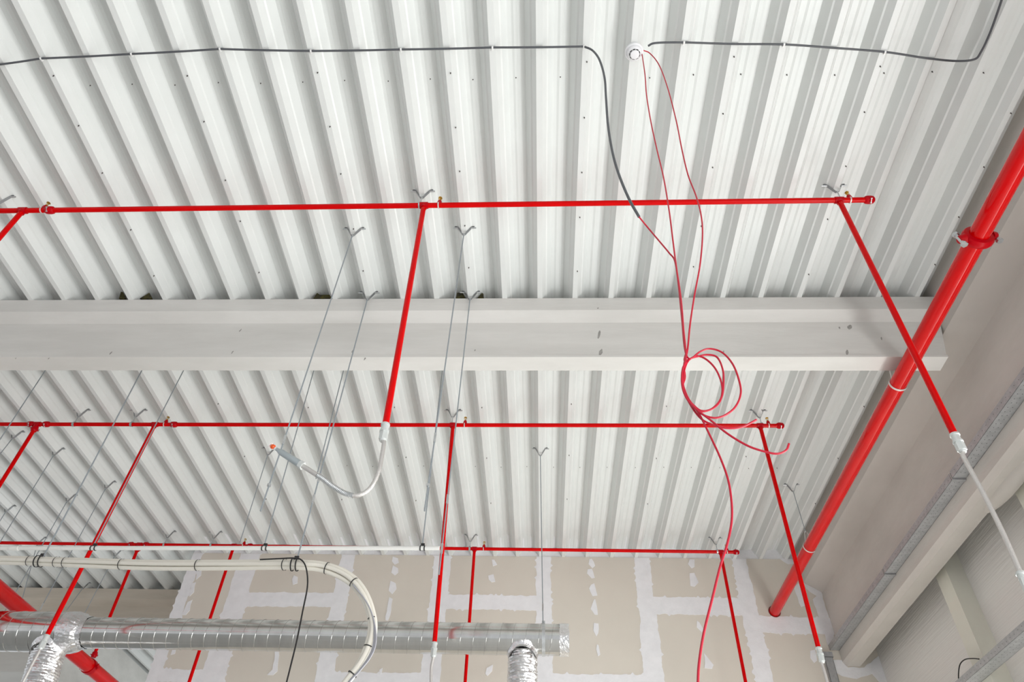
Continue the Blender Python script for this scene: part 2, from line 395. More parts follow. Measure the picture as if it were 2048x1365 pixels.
# ------------------------------------------------------------------ galvanised tracks
def ytrack(name, x0, x1, z0, leg, y0, y1, label, group, legside='both', holes=True):
    """U track along y: web faces down at z0 between x0 and x1, legs rise"""
    root = empty(name, ((x0+x1)/2, (y0+y1)/2, z0), label, 'metal track', group)
    t = .003
    MB().box((x0, y0, z0), (x1, y1, z0+t)).build('web', GALV, root)
    MB().box((x0-.001, y0, z0), (x0+t, y1, z0+leg)).build('leg', GALV, root)
    MB().box((x1-t, y0, z0), (x1-.001, y1, z0+leg)).build('leg', GALV, root)
    if holes:
        m = MB()
        y = y0+.03
        while y < y1-.03:
            for xx in (x0+(x1-x0)*.3, x0+(x1-x0)*.62):
                c = (xx+random.uniform(-.002, .002), y+random.uniform(-.004, .004), z0-.0006)
                m.add([(c[0]+.003*math.cos(a), c[1]+.0045*math.sin(a), c[2]) for a in np.arange(0, 6.28, 1.047)], [tuple(range(6))])
            y += .045
        m.build('punched_holes', HOLE, root)['kind'] = 'stuff'
        m = MB(); y = y0+.04
        while y < y1-.03:
            c = (x0-.0016, y, z0+leg*.5+random.uniform(-.006, .006))
            m.add([(c[0], c[1]+.004*math.cos(a), c[2]+.003*math.sin(a)) for a in np.arange(0, 6.28, 1.047)], [tuple(range(6))])
            y += .06
        m.build('punched_holes', HOLE, root)['kind'] = 'stuff'
    return root
ZT = 3.150
yA = onx(1918, 958, XG-.05)[1]; yB = onx(1784, 1158, XG-.05)[1]
g = 'galvanised tracks along the girder'
ytrack('metal_track', XG-.102, XG, ZT, .055, .6, yA-.012, 'galvanised track on the girder, section at the right picture edge', g)
ytrack('metal_track', XG-.102, XG, ZT-.006, .055, yA+.012, yB-.012, 'galvanised track on the girder, middle section crossed by the steel hose', g)
ytrack('metal_track', XG-.102, XG, ZT-.012, .055, yB+.012, YD-.01, 'galvanised track on the girder, section running into the plasterboard corner', g)
for (y_, z_, lab) in ((yA, ZT, 'short galvanised end plate between the right and middle track sections'), (yB, ZT-.006, 'short galvanised end plate between the middle and far track sections')):
    tag(MB().box((XG-.104, y_-.006, z_-.010), (XG-.002, y_-.003, z_+.045)).box((XG-.104, y_-.006, z_-.012), (XG-.002, y_+.022, z_-.009)).build('end_plate', GALV), lab, 'end plate', 'end plates on the track')
# lower track on the outer wall
ytrack('metal_track', 3.325, 3.449, 2.145, .05, 1.5, 7.6, 'wide galvanised track at the lower right corner below the black cable', 'galvanised tracks along the girder')
# frame on the plasterboard under the girder
rr = empty('metal_stud', (3.02, YD-.03, 2.0), 'dull galvanised stud standing against the plasterboard below the girder end', 'metal stud')
a = ony(1646, 1318, YD); c = ony(1665, 1365, YD)
MB().box((a[0], YD-.05, .8), (a[0]+.085, YD-.047, a[2])).build('web', GALV, rr)
MB().box((a[0], YD-.05, .8), (a[0]+.003, YD-.003, a[2])).build('leg', GALV, rr)
MB().box((a[0]+.082, YD-.05, .8), (a[0]+.085, YD-.003, a[2])).build('leg', GALV, rr)
h0 = ony(1641, 1312, YD)
tag(MB().box((h0[0]-.01, YD-.055, h0[2]-.035), (XG-.1, YD-.002, h0[2]-.032)).box((h0[0]-.01, YD-.055, h0[2]-.035), (XG-.1, YD-.052, h0[2]+.02)).build('metal_track', GALV),
    'short galvanised track across the plasterboard just under the girder track', 'metal track')

# ------------------------------------------------------------------ hanger brackets
def bracket_mb(c, axis='x', s=1.0):
    """strap that embraces a rib: foot plate under the flat and two splayed arms with outturned bolt tabs"""
    m = MB(); t = .003*s; hw = .008*s; a0 = .0215
    x, y, z = c
    prof_ = [(-.092, .060), (-.060, .060), (-.053, .066), (-a0, -.004), (a0, -.004), (.053, .066), (.060, .060), (.092, .060)]
    prof_ = [(-.070, .060), (-.053, .058), (-.010, -.028), (.010, -.028), (.053, .058), (.070, .060)]
    n = len(prof_)
    vs = []
    for (u, v) in prof_:
        vs += [(x+u, y-hw, z+v), (x+u, y+hw, z+v), (x+u*1.04, y+hw, z+v-t*1.4), (x+u*1.04, y-hw, z+v-t*1.4)]
    fs = []
    for i in range(n-1):
        for j in range(4):
            fs.append((i*4+j, i*4+(j+1) % 4, (i+1)*4+(j+1) % 4, (i+1)*4+j))
    fs += [(0, 1, 2, 3), tuple((n-1)*4+j for j in (3, 2, 1, 0))]
    return m.add(vs, fs)
def hanger_head(root, P):
    bracket_mb(P).build('bracket', BRK, root)
    bm_ = MB()
    for sg in (-1, 1):
        MB().tube([(P[0]+sg*.040, P[1], P[2]+.045), (P[0]+sg*.085, P[1], P[2]+.047)], .006, 8).build('bolt', ZINC, root, True)
    MB().tube([(P[0], P[1], P[2]-.030), (P[0], P[1], P[2]-.040)], .0095, 6).build('nut', ZINC, root)
def rod_hanger(top, zlow, label, r=.0042, nuts=(), clamp=None, lean=None, group='long steel hanger rods', vis=True, low=None, couplings=()):
    X_ = nearest_rib(top[0]) if abs(nearest_rib(top[0])-top[0]) < .06 else top[0]; P = np.array([X_, top[1], H])
    if YB-.02 < P[1] < YB+.1: P[1] = YB-.022
    root = empty('rod_hanger', P, label, 'hanger rod', group)
    if vis: hanger_head(root, P)
    Q = np.array([P[0], P[1], zlow]) if low is None else np.array(low)
    MB().tube([P-[0, 0, .028], Q], r, 8).build('rod', ROD, root, True)
    for z in nuts:
        c_ = lerp(P, Q, (H-z)/(H-Q[2])); MB().tube([c_-[0, 0, .007], c_+[0, 0, .007]], .010, 6).build('nut', ZINC, root)
    for z in couplings:
        c_ = lerp(P, Q, (H-z)/(H-Q[2])); MB().tube([c_-[0, 0, .03], c_+[0, 0, .03]], .0075, 6).build('coupler', ZINC, root)
    return root, Q

# ------------------------------------------------------------------ sprinkler rows
PR = .0185                                                       # branch pipe radius
def coupling(root, c, axis='x', r=PR, s=1., ang=.8, name='coupling'):
    m = MB(); L = .030*s
    ax = {'x': np.array([1, 0, 0.]), 'y': np.array([0, 1., 0]), 'z': np.array([0, 0, 1.])}[axis]
    c = np.array(c)
    m.tube([c-ax*L, c-ax*L*.8, c-ax*L*.3, c+ax*L*.3, c+ax*L*.8, c+ax*L], [r*1.12, r*1.42, r*1.55, r*1.55, r*1.42, r*1.12], 20)
    if axis == 'x': e = np.array([0, math.cos(ang), math.sin(ang)])
    elif axis == 'y': e = np.array([math.cos(ang), 0, math.sin(ang)])
    else: e = np.array([math.cos(ang), math.sin(ang), 0])
    tng = np.cross(ax, e)
    for sg in (-1, 1):
        p = c+e*sg*r*1.45
        m.tube([p, p+e*sg*r*.55], [r*.62, r*.42], 10)
    o = m.build(name, RED2, root, True)
    for sg in (-1, 1):
        p = c+e*sg*r*1.9
        MB().tube([p-tng*r*.85, p+tng*r*.85], r*.20, 6).tube([p-tng*r*.95, p-tng*r*.65], r*.34, 6).tube([p+tng*r*.65, p+tng*r*.95], r*.34, 6).build('bolt', ZINC, o)
    return o
def upright(c, label, group='brass upright sprinklers on the branch pipes'):
    """saddle strap round the pipe with a short outlet and a brass head pointing up"""
    root = empty('upright_sprinkler', c, label, 'sprinkler head', group); c = np.array(c)
    MB().ring(c, 'x', PR+.001, .003, .008, 28).build('strap', STRAP, root, True)
    MB().tube([c+[0.004, 0, PR*.6], c+[.004, 0, PR+.014], c+[.004, 0, PR+.030]], [.019, .017, .013], 14).build('outlet', RED2, root, True)
    b_ = c+np.array([.004, 0, PR+.030])
    m = MB().tube([b_, b_+[0, 0, .014]], .008, 6)
    for sg in (-1, 1): m.tube([b_+[sg*.006, 0, .012], b_+[sg*.013, 0, .026], b_+[sg*.003, 0, .042]], .0022, 6)
    m.tube([b_+[0, 0, .014], b_+[0, 0, .038]], .002, 6); m.build('frame', BRASS, root, True)
    m = MB(); t = b_+np.array([0, 0, .043]); n = 16; vs = [t+[0, 0, .001]]
    for k in range(n):
        an = 2*math.pi*k/n; r_ = .016 if k % 2 else .011; vs.append(t+[r_*math.cos(an), r_*math.sin(an), -.003])
    vs2 = [v+np.array([0, 0, -.0015]) for v in vs]
    m.add(vs+vs2, [(0, 1+k, 1+(k+1) % n) for k in range(n)]+[(n+1, n+2+(k+1) % n, n+2+k) for k in range(n)]+[(1+k, 1+(k+1) % n, n+2+(k+1) % n, n+2+k) for k in range(n)])
    m.build('deflector', BRASS, root)
    return root
def pipe_hanger(x, Yr, Zr, label, snap=True, dx=0):
    X_ = nearest_rib(x) if snap else x
    P = np.array([X_, Yr, H]); root = empty('pipe_hanger', P, label, 'pipe hanger', 'pipe hangers of the sprinkler branches')
    hanger_head(root, P)
    MB().tube([(X_, Yr, H-.03), (X_, Yr, Zr+PR+.012)], .005, 8).build('rod', ZINC, root, True)
    MB().ring((X_, Yr, Zr), 'x', PR+.001, .003, .020, 24).box((X_-.010, Yr-.008, Zr+PR+.002), (X_+.010, Yr+.008, Zr+PR+.014)).build('clamp', ZINC, root)
    return root
ZR = 4.075
class Row: pass
def row(pl, prr, xl, label):
    a = onz(*pl, ZR); c = onz(*prr, ZR); d = (c-a)/(c[0]-a[0]); a2 = a+d*(xl-a[0])
    root = empty('sprinkler_branch', c, label, 'sprinkler pipe', 'horizontal red branch pipes under the roof deck')
    MB().tube([a2, c], PR, 24).build('pipe', RED, root, True)
    r_ = Row(); r_.root = root; r_.at = lambda px: ony(px, pr(a+d*(onz(px, (pl[1]+prr[1])/2, ZR)[0]-a[0]))[1], 1) and None
    def at(px):
        X_ = onz(px, pl[1]+(prr[1]-pl[1])*(px-pl[0])/(prr[0]-pl[0]), ZR)[0]; return a+d*(X_-a[0])
    r_.at = at; r_.end = c
    coupling(root, c-d*.0, 'x', ang=1.1, name='end_cap')
    MB().tube([c+d*.02, c+d*.034], [PR*1.25, PR*.9], 18).build('end_plug', RED2, root, True)
    return r_
row1 = row((0, 422), (1738, 400), -8, 'nearest red branch pipe, above the beam in the picture')
row2 = row((0, 849), (1560, 852), -11, 'middle red branch pipe just below the pale beam')
row3 = row((880, 1097.5), (1472, 1105), -11.5, 'farthest red branch pipe close to the plasterboard wall')
for r_, pxs in ((row1, (100,)), (row2, (62, 93, 348)), (row3, (262, 292, 500))):
    for px in pxs: coupling(r_.root, r_.at(px), 'x', ang=random.uniform(.6, 1.2))
def tee(r_, px):
    c = r_.at(px)
    m = MB().tube([c-[.028, 0, 0], c+[.028, 0, 0]], PR*1.3, 20).tube([c, c-[0, 0, .030]], PR*1.22, 20)
    m.build('tee', RED2, r_.root, True); return c
for (r_, px, lab) in ((row1, 84, 'brass upright sprinkler beside the left coupling on the nearest branch pipe'),
                      (row1, 877, 'brass upright sprinkler in the middle of the nearest branch pipe'),
                      (row1, 1700, 'brass upright sprinkler by the right end of the nearest branch pipe'),
                      (row2, 329, 'brass upright sprinkler on the left of the middle branch pipe'),
                      (row2, 929, 'brass upright sprinkler near the centre of the middle branch pipe'),
                      (row2, 1537, 'brass upright sprinkler by the right end of the middle branch pipe'),
                      (row3, 486, 'brass upright sprinkler on the far branch pipe above the left plasterboard'),
                      (row3, 967, 'brass upright sprinkler on the far branch pipe near the ceiling centre'),
                      (row3, 1454, 'brass upright sprinkler by the right end of the far branch pipe')):
    upright(r_.at(px), lab)
for (r_, px, lab) in ((row1, 0, 'pipe hanger of the nearest branch pipe at the left picture edge'), (row1, 838, 'pipe hanger at the middle tee of the nearest branch pipe'),
                      (row1, 1686, 'pipe hanger near the right end of the nearest branch pipe'),
                      (row2, 143, 'leftmost pipe hanger of the middle branch pipe'), (row2, 257, 'second pipe hanger from the left on the middle branch pipe'),
                      (row2, 897, 'pipe hanger at the centre of the middle branch pipe'), (row2, 1525, 'pipe hanger near the right end of the middle branch pipe'),
                      (row3, 335, 'leftmost pipe hanger of the far branch pipe'), (row3, 422, 'second pipe hanger from the left on the far branch pipe'),
                      (row3, 948, 'pipe hanger at the centre of the far branch pipe'), (row3, 1434, 'pipe hanger near the right end of the far branch pipe')):
    c = r_.at(px); pipe_hanger(c[0], c[1], c[2], lab)

# ------------------------------------------------------------------ drops
def fitting(root, c, d, s=1.):
    """adapter and hex nut between pipe and flexible hose, c top, d downward unit"""
    d = np.array(d, float); c = np.array(c, float)
    q = lambda t: c+d*t*s
    MB().tube([q(-.004), q(.0), q(.008), q(.009), q(.038)], [.0225*s, .024*s, .024*s, .020*s, .0195*s], 20).build('adapter', FIT, root, True)
    MB().tube([q(.038), q(.040), q(.050), q(.051)], [.020*s, .025*s, .025*s, .019*s], 18).build('collar', FIT, root, True)
    MB().tube([q(.051), q(.098)], .0235*s, 6).tube([q(.098), q(.108)], [.019*s, .016*s], 16).build('hex_nut', FIT, root)
    return q(.106)
def drop(r_, px, bot, label, hose=None, hoseY=None, n=1, lowz=None, fit=True, both=None):
    c = tee(r_, px); low_px, low_py = bot
    P = ony(low_px, low_py, c[1]); z = P[2]
    Q = np.array([P[0], c[1], z])
    if lowz is not None: Q = np.array([c[0], c[1], lowz])
    root = empty('sprinkler_drop', c, label, 'sprinkler drop', 'vertical red drop pipes')
    MB().tube([c-[0, 0, .02], lerp(c, Q, .5), Q], .0172, 24).build('pipe', RED, root, True)
    if fit:
        d = (Q-c)/np.linalg.norm(Q-c); e = fitting(root, Q, d, .95)
        return root, Q, e
    return root, Q, Q
# d1: bent hose with the head
root, Q, e = drop(row1, 848, (771, 850), 'red drop pipe in the centre with a curved steel hose and orange-capped sprinkler')
Yq = Q[1]
hp = [e, ony(768, 885, Yq), ony(764, 912, Yq), ony(757, 945, Yq), ony(741, 976, Yq), ony(718, 991, Yq), ony(694, 989, Yq), ony(668, 975, Yq), ony(645, 958, Yq), ony(625, 945, Yq), ony(606, 933, Yq)]
sp_ = spline(hp, 10)
k1 = 55; k2 = 86
MB().tube(sp_[:k1+1], [.0100+.0006*(i % 2) for i in range(k1+1)], 18).build('hose', BRAID, root, True)
seg = sp_[k1:k2]; fine = []
for i in range(len(seg)-1):
    for k in range(4): fine.append(lerp(seg[i], seg[i+1], k/4))
MB().tube(fine, [.0105+(.0025 if i % 4 < 2 else 0) for i in range(len(fine))], 18).build('corrugated_hose', ZINC, root)
MB().tube(sp_[k2-1:], .0115, 18).build('hose_end', BRAID, root, True)
h0 = ony(606, 933, Yq); h1 = ony(553, 899, Yq); dd = (h1-h0); L = np.linalg.norm(dd); dd /= L
MB().tube([h0, h0+dd*.022], .0205, 6).build('hex_nut', FIT, root)
MB().tube([h0+dd*.022, h0+dd*.026, h1-dd*.028, h1-dd*.010, h1], [.0165, .0175, .0150, .0085, .008], 20).build('reducer', mat('bluish_zinc_reducer', (.42, .47, .49), .4, .4), root, True)
hd = h1+dd*.004
m = MB().tube([h1, h1+dd*.010], .008, 6)
side = np.array([dd[2], 0, -dd[0]])
for sg in (-1, 1): m.tube([h1+dd*.008+side*.006*sg, h1+dd*.022+side*.015*sg, h1+dd*.040+side*.003*sg], .0025, 6)
m.build('head_frame', WCAP, root, True)
MB().tube([h1+dd*.012, h1+dd*.018, h1+dd*.030, h1+dd*.036], [.006, .0125, .0125, .007], 12).build('protective_cap', ORANGE, root, True)
MB().tube([h1+dd*.040, h1+dd*.043], .014, 14).build('deflector', WCAP, root, True)
# d2: right near drop
root, Q, e = drop(row1, 1678, (1909, 870), 'long red drop pipe crossing the thick main at the right')
Yq = Q[1]; t_ = [e, ony(1926, 912, Yq), ony(1938, 935, Yq), ony(1968, 990, Yq), ony(2005, 1065, Yq), ony(2040, 1145, Yq)]
sp_ = spline(t_, 8); MB().tube(sp_, .0105, 18).build('hose', BRAID, root, True)
d = sp_[-1]-sp_[-2]; d /= np.linalg.norm(d); p = sp_[-1]
MB().tube([p, p+d*.03], .0165, 16).tube([p+d*.006, p+d*.012], .020, 16).build('collar', FIT, root, True)
MB().tube([p+d*.03, p+d*.16], .0155, 6).build('reducer', FIT, root)
# d3 right middle drop
root, Q, e = drop(row2, 1520, (1637, 1297), 'red drop pipe at the right of the middle branch, ending before the plasterboard')
t_ = [e, ony(1643, 1325, Q[1]), ony(1650, 1348, Q[1]), ony(1660, 1385, Q[1]), ony(1680, 1450, Q[1])]
MB().tube(spline(t_, 6), .0105, 16).build('hose', BRAID, root, True)
# d4 centre middle drop
root, Q, e = drop(row2, 906, (869, 1287), 'red drop pipe in front of the silver duct near its centre')
t_ = [e, ony(863, 1335, Q[1]), ony(862, 1365, Q[1]), ony(864, 1450, Q[1])]
MB().tube(spline(t_, 6), .0105, 16).build('hose', BRAID, root, True)
# d8 left middle drop
root, Q, e = drop(row2, 310, (94, 1272), 'red drop pipe passing both cream conduits at the left')
t_ = [e, ony(76, 1308, Q[1]), ony(64, 1330, Q[1]), ony(46, 1365, Q[1]), ony(10, 1430, Q[1])]
MB().tube(spline(t_, 6), .0105, 16).build('hose', BRAID, root, True)
# others run out of the picture or behind the duct
drop(row3, 1441, (1490, 1365), 'red drop pipe from the right end of the far branch', lowz=2.1)
drop(row3, 949, (936, 1365), 'red drop pipe behind the duct near the centre of the plasterboard', lowz=2.1)
drop(row3, 468, (385, 1365), 'red drop pipe behind the duct over the left plasterboard edge', lowz=2.1)
drop(row1, 46, (0, 490), 'red drop pipe at the left edge above the beam', lowz=2.1)
root, Q, e = drop(row2, 75, (0, 985), 'red drop pipe at the left edge below the beam', lowz=2.1)
coupling(row2.root, row2.at(75)-[0, 0, .055], 'z')

# ------------------------------------------------------------------ thick mains
e0 = ony(1549, 1224, YD); mr = .0575
near = onx(1964, 459, 2.585); d = (near-e0); far = e0
near2 = e0+d*((-2.5-e0[1])/d[1])
pm = empty('main_pipe', e0, 'thick glossy red main pipe running along the right side into the plasterboard', 'main pipe')
dn_ = d/np.linalg.norm(d)
MB().tube([e0-dn_*.12, near2], mr, 40).build('pipe', REDM, pm, True)
def main_at(Y_): return e0+d*((Y_-e0[1])/d[1])
Yc = onx(1955, 476, 2.585)[1]
coupling(pm, main_at(Yc), 'y', r=mr, s=1.0, ang=.15)
MB().ring((e0[0], YD-.004, e0[2]), 'y', mr+.002, .008, .006, 32).build('wall_sleeve', mat('dark_red_sealant', (.22, .01, .01), .6), pm)
def main_hanger(px, py, top, label):
    P = onx(px, py, 2.6); Y_ = P[1]; c = main_at(Y_)
    root = empty('main_pipe_hanger', (c[0], c[1], H), label, 'pipe hanger', 'loop hangers of the thick main')
    m = MB(); rr_ = mr+.002; pts_ = [(c[0]-.01, Y_, c[2]+.16)]
    for k in range(-3, 22):
        an = math.radians(150+k*11); pts_.append((c[0]+rr_*math.cos(an), Y_, c[2]+rr_*math.sin(an)))
    pts_.append((c[0]+.01, Y_, c[2]+.16))
    # strap: a flat band following the loop
    vs = []; hw = .008
    for (x, y, z) in pts_:
        v = np.array([x-c[0], z-c[2]]); v = v/np.linalg.norm(v)*.003
        vs += [(x, y-hw, z), (x+v[0], y-hw, z+v[1]), (x+v[0], y+hw, z+v[1]), (x, y+hw, z)]
    n = len(pts_); fs = [(i*4+j, i*4+(j+1) % 4, (i+1)*4+(j+1) % 4, (i+1)*4+j) for i in range(n-1) for j in range(4)]
    m.add(vs, fs); m.build('strap', STRAP, root)
    MB().tube([(c[0], Y_, c[2]+.165), (c[0], Y_, c[2]+.150)], .010, 6).build('nut', ZINC, root)
    X_ = nearest_rib(top) if top else c[0]
    MB().tube([(X_, Y_, H-.03), (c[0], Y_, c[2]+.150)], .004, 8).build('rod', ROD, root, True)
    hanger_head(root, np.array([X_, Y_, H]))
main_hanger(1800, 772, 2.6, 'pale loop hanger round the thick main just below the beam')
main_hanger(1620, 1098, 2.62, 'pale loop hanger round the thick main near the plasterboard')
# left main
_q = ony(188, 1342, 7.62); XLm, ZLm = _q[0], _q[2]
pl = empty('main_pipe', (XLm, 7.7, ZLm), 'thick glossy red main pipe at the lower left passing behind the silver duct', 'main pipe')
MB().tube([(XLm, -3, ZLm), (XLm, 12, ZLm)], .068, 40).build('pipe', REDM, pl, True)
c9 = row3.at(279)
MB().ring((XLm, c9[1], ZLm), 'y', .069, .006, .055, 36).build('saddle_clamp', RED2, pl, True)
for sg in (-1, 1):
    MB().box((XLm+sg*.085-.014, c9[1]-.02, ZLm-.012), (XLm+sg*.085+.014, c9[1]+.02, ZLm+.012)).tube([(XLm+sg*.09, c9[1], ZLm-.03), (XLm+sg*.09, c9[1], ZLm+.03)], .006, 6).build('clamp_ear', RED2, pl)
tee(row3, 279)
rz = empty('sprinkler_riser', (c9[0], c9[1], ZLm), 'thin red riser from the left main up to the far branch pipe', 'sprinkler pipe')
MB().tube([c9-[0, 0, .02], (XLm, c9[1], ZLm+.09)], .0172, 24).build('pipe', RED, rz, True)
coupling(rz, c9-[0, 0, .06], 'z'); coupling(rz, (XLm, c9[1], ZLm+.12), 'z')

# ------------------------------------------------------------------ spiral duct
DY = 5.84
def spiral(root, x0, x1, zc0, zc1, r, pitch, name='spiral_tube'):
    m = MB(); seg = 56; vs = []; rings = []
    x = x0-pitch
    while x < x1:
        for dx, dr in ((0, 0), (.001, .0028), (.0055, .0028), (.0065, 0), (.02, .0), (pitch-.02, 0)): rings.append((x+dx, r+dr))
        x += pitch
    for (xx, r__) in rings:
        for k in range(seg):
            an = 2*math.pi*k/seg; X_ = min(max(xx+pitch*k/seg, x0), x1); zc = zc0+(zc1-zc0)*(X_-x0)/(x1-x0)
            vs.append((X_, DY+r__*math.cos(an), zc+r__*math.sin(an)))
    fs = []
    for i in range(len(rings)-1):
        for k in range(seg):
            if k < seg-1: fs.append((i*seg+k, i*seg+k+1, (i+1)*seg+k+1, (i+1)*seg+k))
            else:
                j = i+6
                if j+1 < len(rings): fs.append((i*seg+k, j*seg, (j+1)*seg, (i+1)*seg+k)) if False else None
    # close the seam strip between last and first generator
    for i in range(len(rings)-1):
        j = i+6
        if j+1 < len(rings): fs.append((i*seg+seg-1, j*seg, (j+1)*seg, (i+1)*seg+seg-1))
    return m, vs, fs
def build_spiral(root, x0, x1, z0, z1, r, pitch):
    # k-th generator is shifted by pitch*k/seg; seam strip joins generator seg-1 to generator 0 one pitch further
    seg = 56; m = MB(); rings = []
    x = x0-2*pitch
    prof6 = ((0, 0), (.0012, .0030), (.0058, .0030), (.0070, 0), (.03, 0), (.065, 0))
    while x < x1+pitch:
        for dx, dr in prof6: rings.append((x+dx, r+dr))
        x += pitch
    NR = len(rings); vs = []
    for (xx, r__) in rings:
        for k in range(seg):
            an = -2*math.pi*k/seg; X_ = min(max(xx+pitch*k/seg, x0), x1); t = (X_-x0)/(x1-x0); zc = z0+(z1-z0)*t
            vs.append((X_, DY+r__*math.cos(an), zc+r__*math.sin(an)))
    fs = []
    for i in range(NR-1):
        for k in range(seg-1): fs.append((i*seg+k, i*seg+k+1, (i+1)*seg+k+1, (i+1)*seg+k))
        if i+7 < NR: fs.append((i*seg+seg-1, (i+6)*seg, (i+7)*seg, (i+1)*seg+seg-1))
    vv = np.array(vs); fs = [f for f in fs if np.linalg.norm(np.cross(vv[f[2]]-vv[f[0]], vv[f[3]]-vv[f[1]])) > 1e-9]
    m.add(vs, fs)
    return m.build('spiral_tube', DUCT, root, True)
pa = ony(1137, 1281, DY); pb = ony(165, 1266, DY); pc = ony(0, 1266, DY)
dr = empty('ventilation_duct', pa, 'long silver spiral ventilation duct crossing in front of the plasterboard', 'duct')
r1, r2 = .121, .158
build_spiral(dr, pb[0], pa[0], pb[2], pa[2], r1, .104)
MB().tube([(pa[0]-.002, DY, pa[2]), (pa[0]+.001, DY, pa[2])], [r1, r1], 48).build('end_plate', DUCT, dr, True)
# foil tape on the end
def foil_ring(root, x0, x1, z, r, name='foil_tape', jit=.0025, seg=64):
    n = 9; P_ = [(x0+(x1-x0)*i/n, DY, z) for i in range(n+1)]
    m = MB(); vs = []
    for i, p in enumerate(P_):
        for k in range(seg):
            an = 2*math.pi*k/seg; r__ = r+random.uniform(0, jit)+.001
            vs.append((p[0]+random.uniform(-.003, .003), DY+r__*math.cos(an), z+r__*math.sin(an)))
    m.add(vs, [(i*seg+k, i*seg+(k+1) % seg, (i+1)*seg+(k+1) % seg, (i+1)*seg+k) for i in range(n) for k in range(seg)])
    return m.build(name, FOIL, root)
foil_ring(dr, pa[0]-.075, pa[0]+.002, pa[2], r1+.002)
# larger section on the left
zc2 = (ony(100, 1229, DY)[2]+ony(100, 1302, DY)[2])/2
xj = ony(150, 1266, DY)[0]
build_spiral(dr, -9.0, xj, zc2, zc2, r2, .104)
m = MB(); prs = [(xj-.075, r2+.003), (xj-.02, r2+.006), (xj+.01, r2+.004), (xj+.05, (r1+r2)/2+.01), (xj+.08, r1+.010), (xj+.12, r1+.004)]
vs = []; seg = 64
for (x, r__) in prs:
    for k in range(seg):
        an = 2*math.pi*k/seg; q = r__+random.uniform(-.002, .003); vs.append((x+random.uniform(-.006, .006), DY+q*math.cos(an), zc2+(pb[2]-zc2)*max(0, (x-xj)/.12)+q*math.sin(an)))
m.add(vs, [(i*seg+k, i*seg+(k+1) % seg, (i+1)*seg+(k+1) % seg, (i+1)*seg+k) for i in range(len(prs)-1) for k in range(seg)])
m.build('foil_reducer', FOIL, dr)
# hanger band
xb = ony(1087, 1280, DY)[0]; zb = pb[2]+(pa[2]-pb[2])*(xb-pb[0])/(pa[0]-pb[0])
# flexible foil ducts
def flex(name, c, z0, z1, r, label, group, sway=(0, 0)):
    root = empty(name, (c[0], c[1], z0), label, 'flexible duct', group)
    m = MB(); seg = 48; n = int((z0-z1)/.011); vs = []
    for i in range(n+1):
        z = z0-(z0-z1)*i/n; f_ = min(1, i/6)
        rr_ = r*(.82+.18*f_)+(.0045 if i % 2 else -.002)+random.uniform(-.0015, .0015)
        for k in range(seg):
            an = 2*math.pi*k/seg; q = rr_+random.uniform(-.003, .003)
            vs.append((c[0]+sway[0]*(i/n)+q*math.cos(an), c[1]+sway[1]*(i/n)+q*math.sin(an), z+random.uniform(-.002, .002)))
    m.add(vs, [(i*seg+k, i*seg+(k+1) % seg, (i+1)*seg+(k+1) % seg, (i+1)*seg+k) for i in range(n) for k in range(seg)])
    m.build('foil_hose', FOIL, root, True)
    # flared collar hugging the duct
    return root
cx = ony(1045, 1330, DY)[0]
fr = flex('flexible_duct', (cx, DY), pa[2]-r1+.012, 1.0, .114, 'crinkled foil hose hanging from the right end of the silver duct', 'foil hoses under the duct')
def saddle(root, cx_, zc, rd, rf):
    m = MB(); seg = 48; vs = []; k3 = 5
    for j in range(k3):
        t = j/(k3-1)
        for k in range(seg):
            an = 2*math.pi*k/seg; rr_ = rf+.004+.010*(1-t)**2+random.uniform(-.001, .002)
            u, v = rr_*math.cos(an), rr_*math.sin(an); zz = zc-math.sqrt(max(0, (rd+.003)**2-min(v*v, (rd*.93)**2)))
            vs.append((cx_+u, DY+v, zz-.035*t))
    m.add(vs, [(i*seg+k, i*seg+(k+1) % seg, (i+1)*seg+(k+1) % seg, (i+1)*seg+k) for i in range(k3-1) for k in range(seg)])
    m.build('foil_collar', FOIL, root, True)
saddle(fr, cx, pa[2], r1, .112)
cx2 = ony(98, 1300, DY)[0]
fr2 = flex('flexible_duct', (cx2, DY), zc2-r2+.02, .9, .125, 'wide crinkled foil hose hanging from the duct at the lower left', 'foil hoses under the duct', sway=(.26, 0))
saddle(fr2, cx2, zc2, r2, .125)

# ------------------------------------------------------------------ rods and anchors
def zlow_at(P, py): return vz(P, py)
def R(px, py, bx, by, lab, hid=None, nuts=(), coup=(), r=.0042):
    """top pixel on the ribs' underside, bottom pixel where the rod ends"""
    P = onz(px, py, H); P = np.array([nearest_rib(P[0]), P[1], H])
    low = ony(bx, by, P[1])
    nz = [ony(*q, P[1])[2] for q in nuts]; cz = [ony(*q, P[1])[2] for q in coup]
    return rod_hanger(P, low[2], lab, r=r, nuts=nz, couplings=cz, low=low)
R(707, 466, 521, 1023, 'steel rod starting above the beam, left of the centre drop, with a free threaded end', nuts=[(536, 971)], coup=[(567, 880)])
R(927, 464, 849, 1023, 'steel rod starting above the beam, right of the centre drop, with a free threaded end', nuts=[(855, 971)], coup=[(868, 876)])
R(735, 600, 592, 1128, 'steel rod at the beam edge that carries the cream conduit bundle near its bend', coup=[(624, 1000), (634, 958)], r=.0048)
R(938, 600, 878, 1150, 'steel rod at the beam edge ending free beside the centre red drop', coup=[(881, 1098), (896, 1000)])
YC = 4.40
def hidden_rod(px, py, Y_, by_px, lab, r=.0042):
    low = ony(*by_px, Y_); P = np.array([low[0], Y_, H])
    return rod_hanger(P, low[2], lab, r=r, low=low)
hidden_rod(0, 0, YC, (528, 1094), 'thin rod from behind the beam to the white conduit, left of the curved hose')
hidden_rod(0, 0, YC, (845, 1090), 'thin rod from behind the beam to the right end of the white conduit')
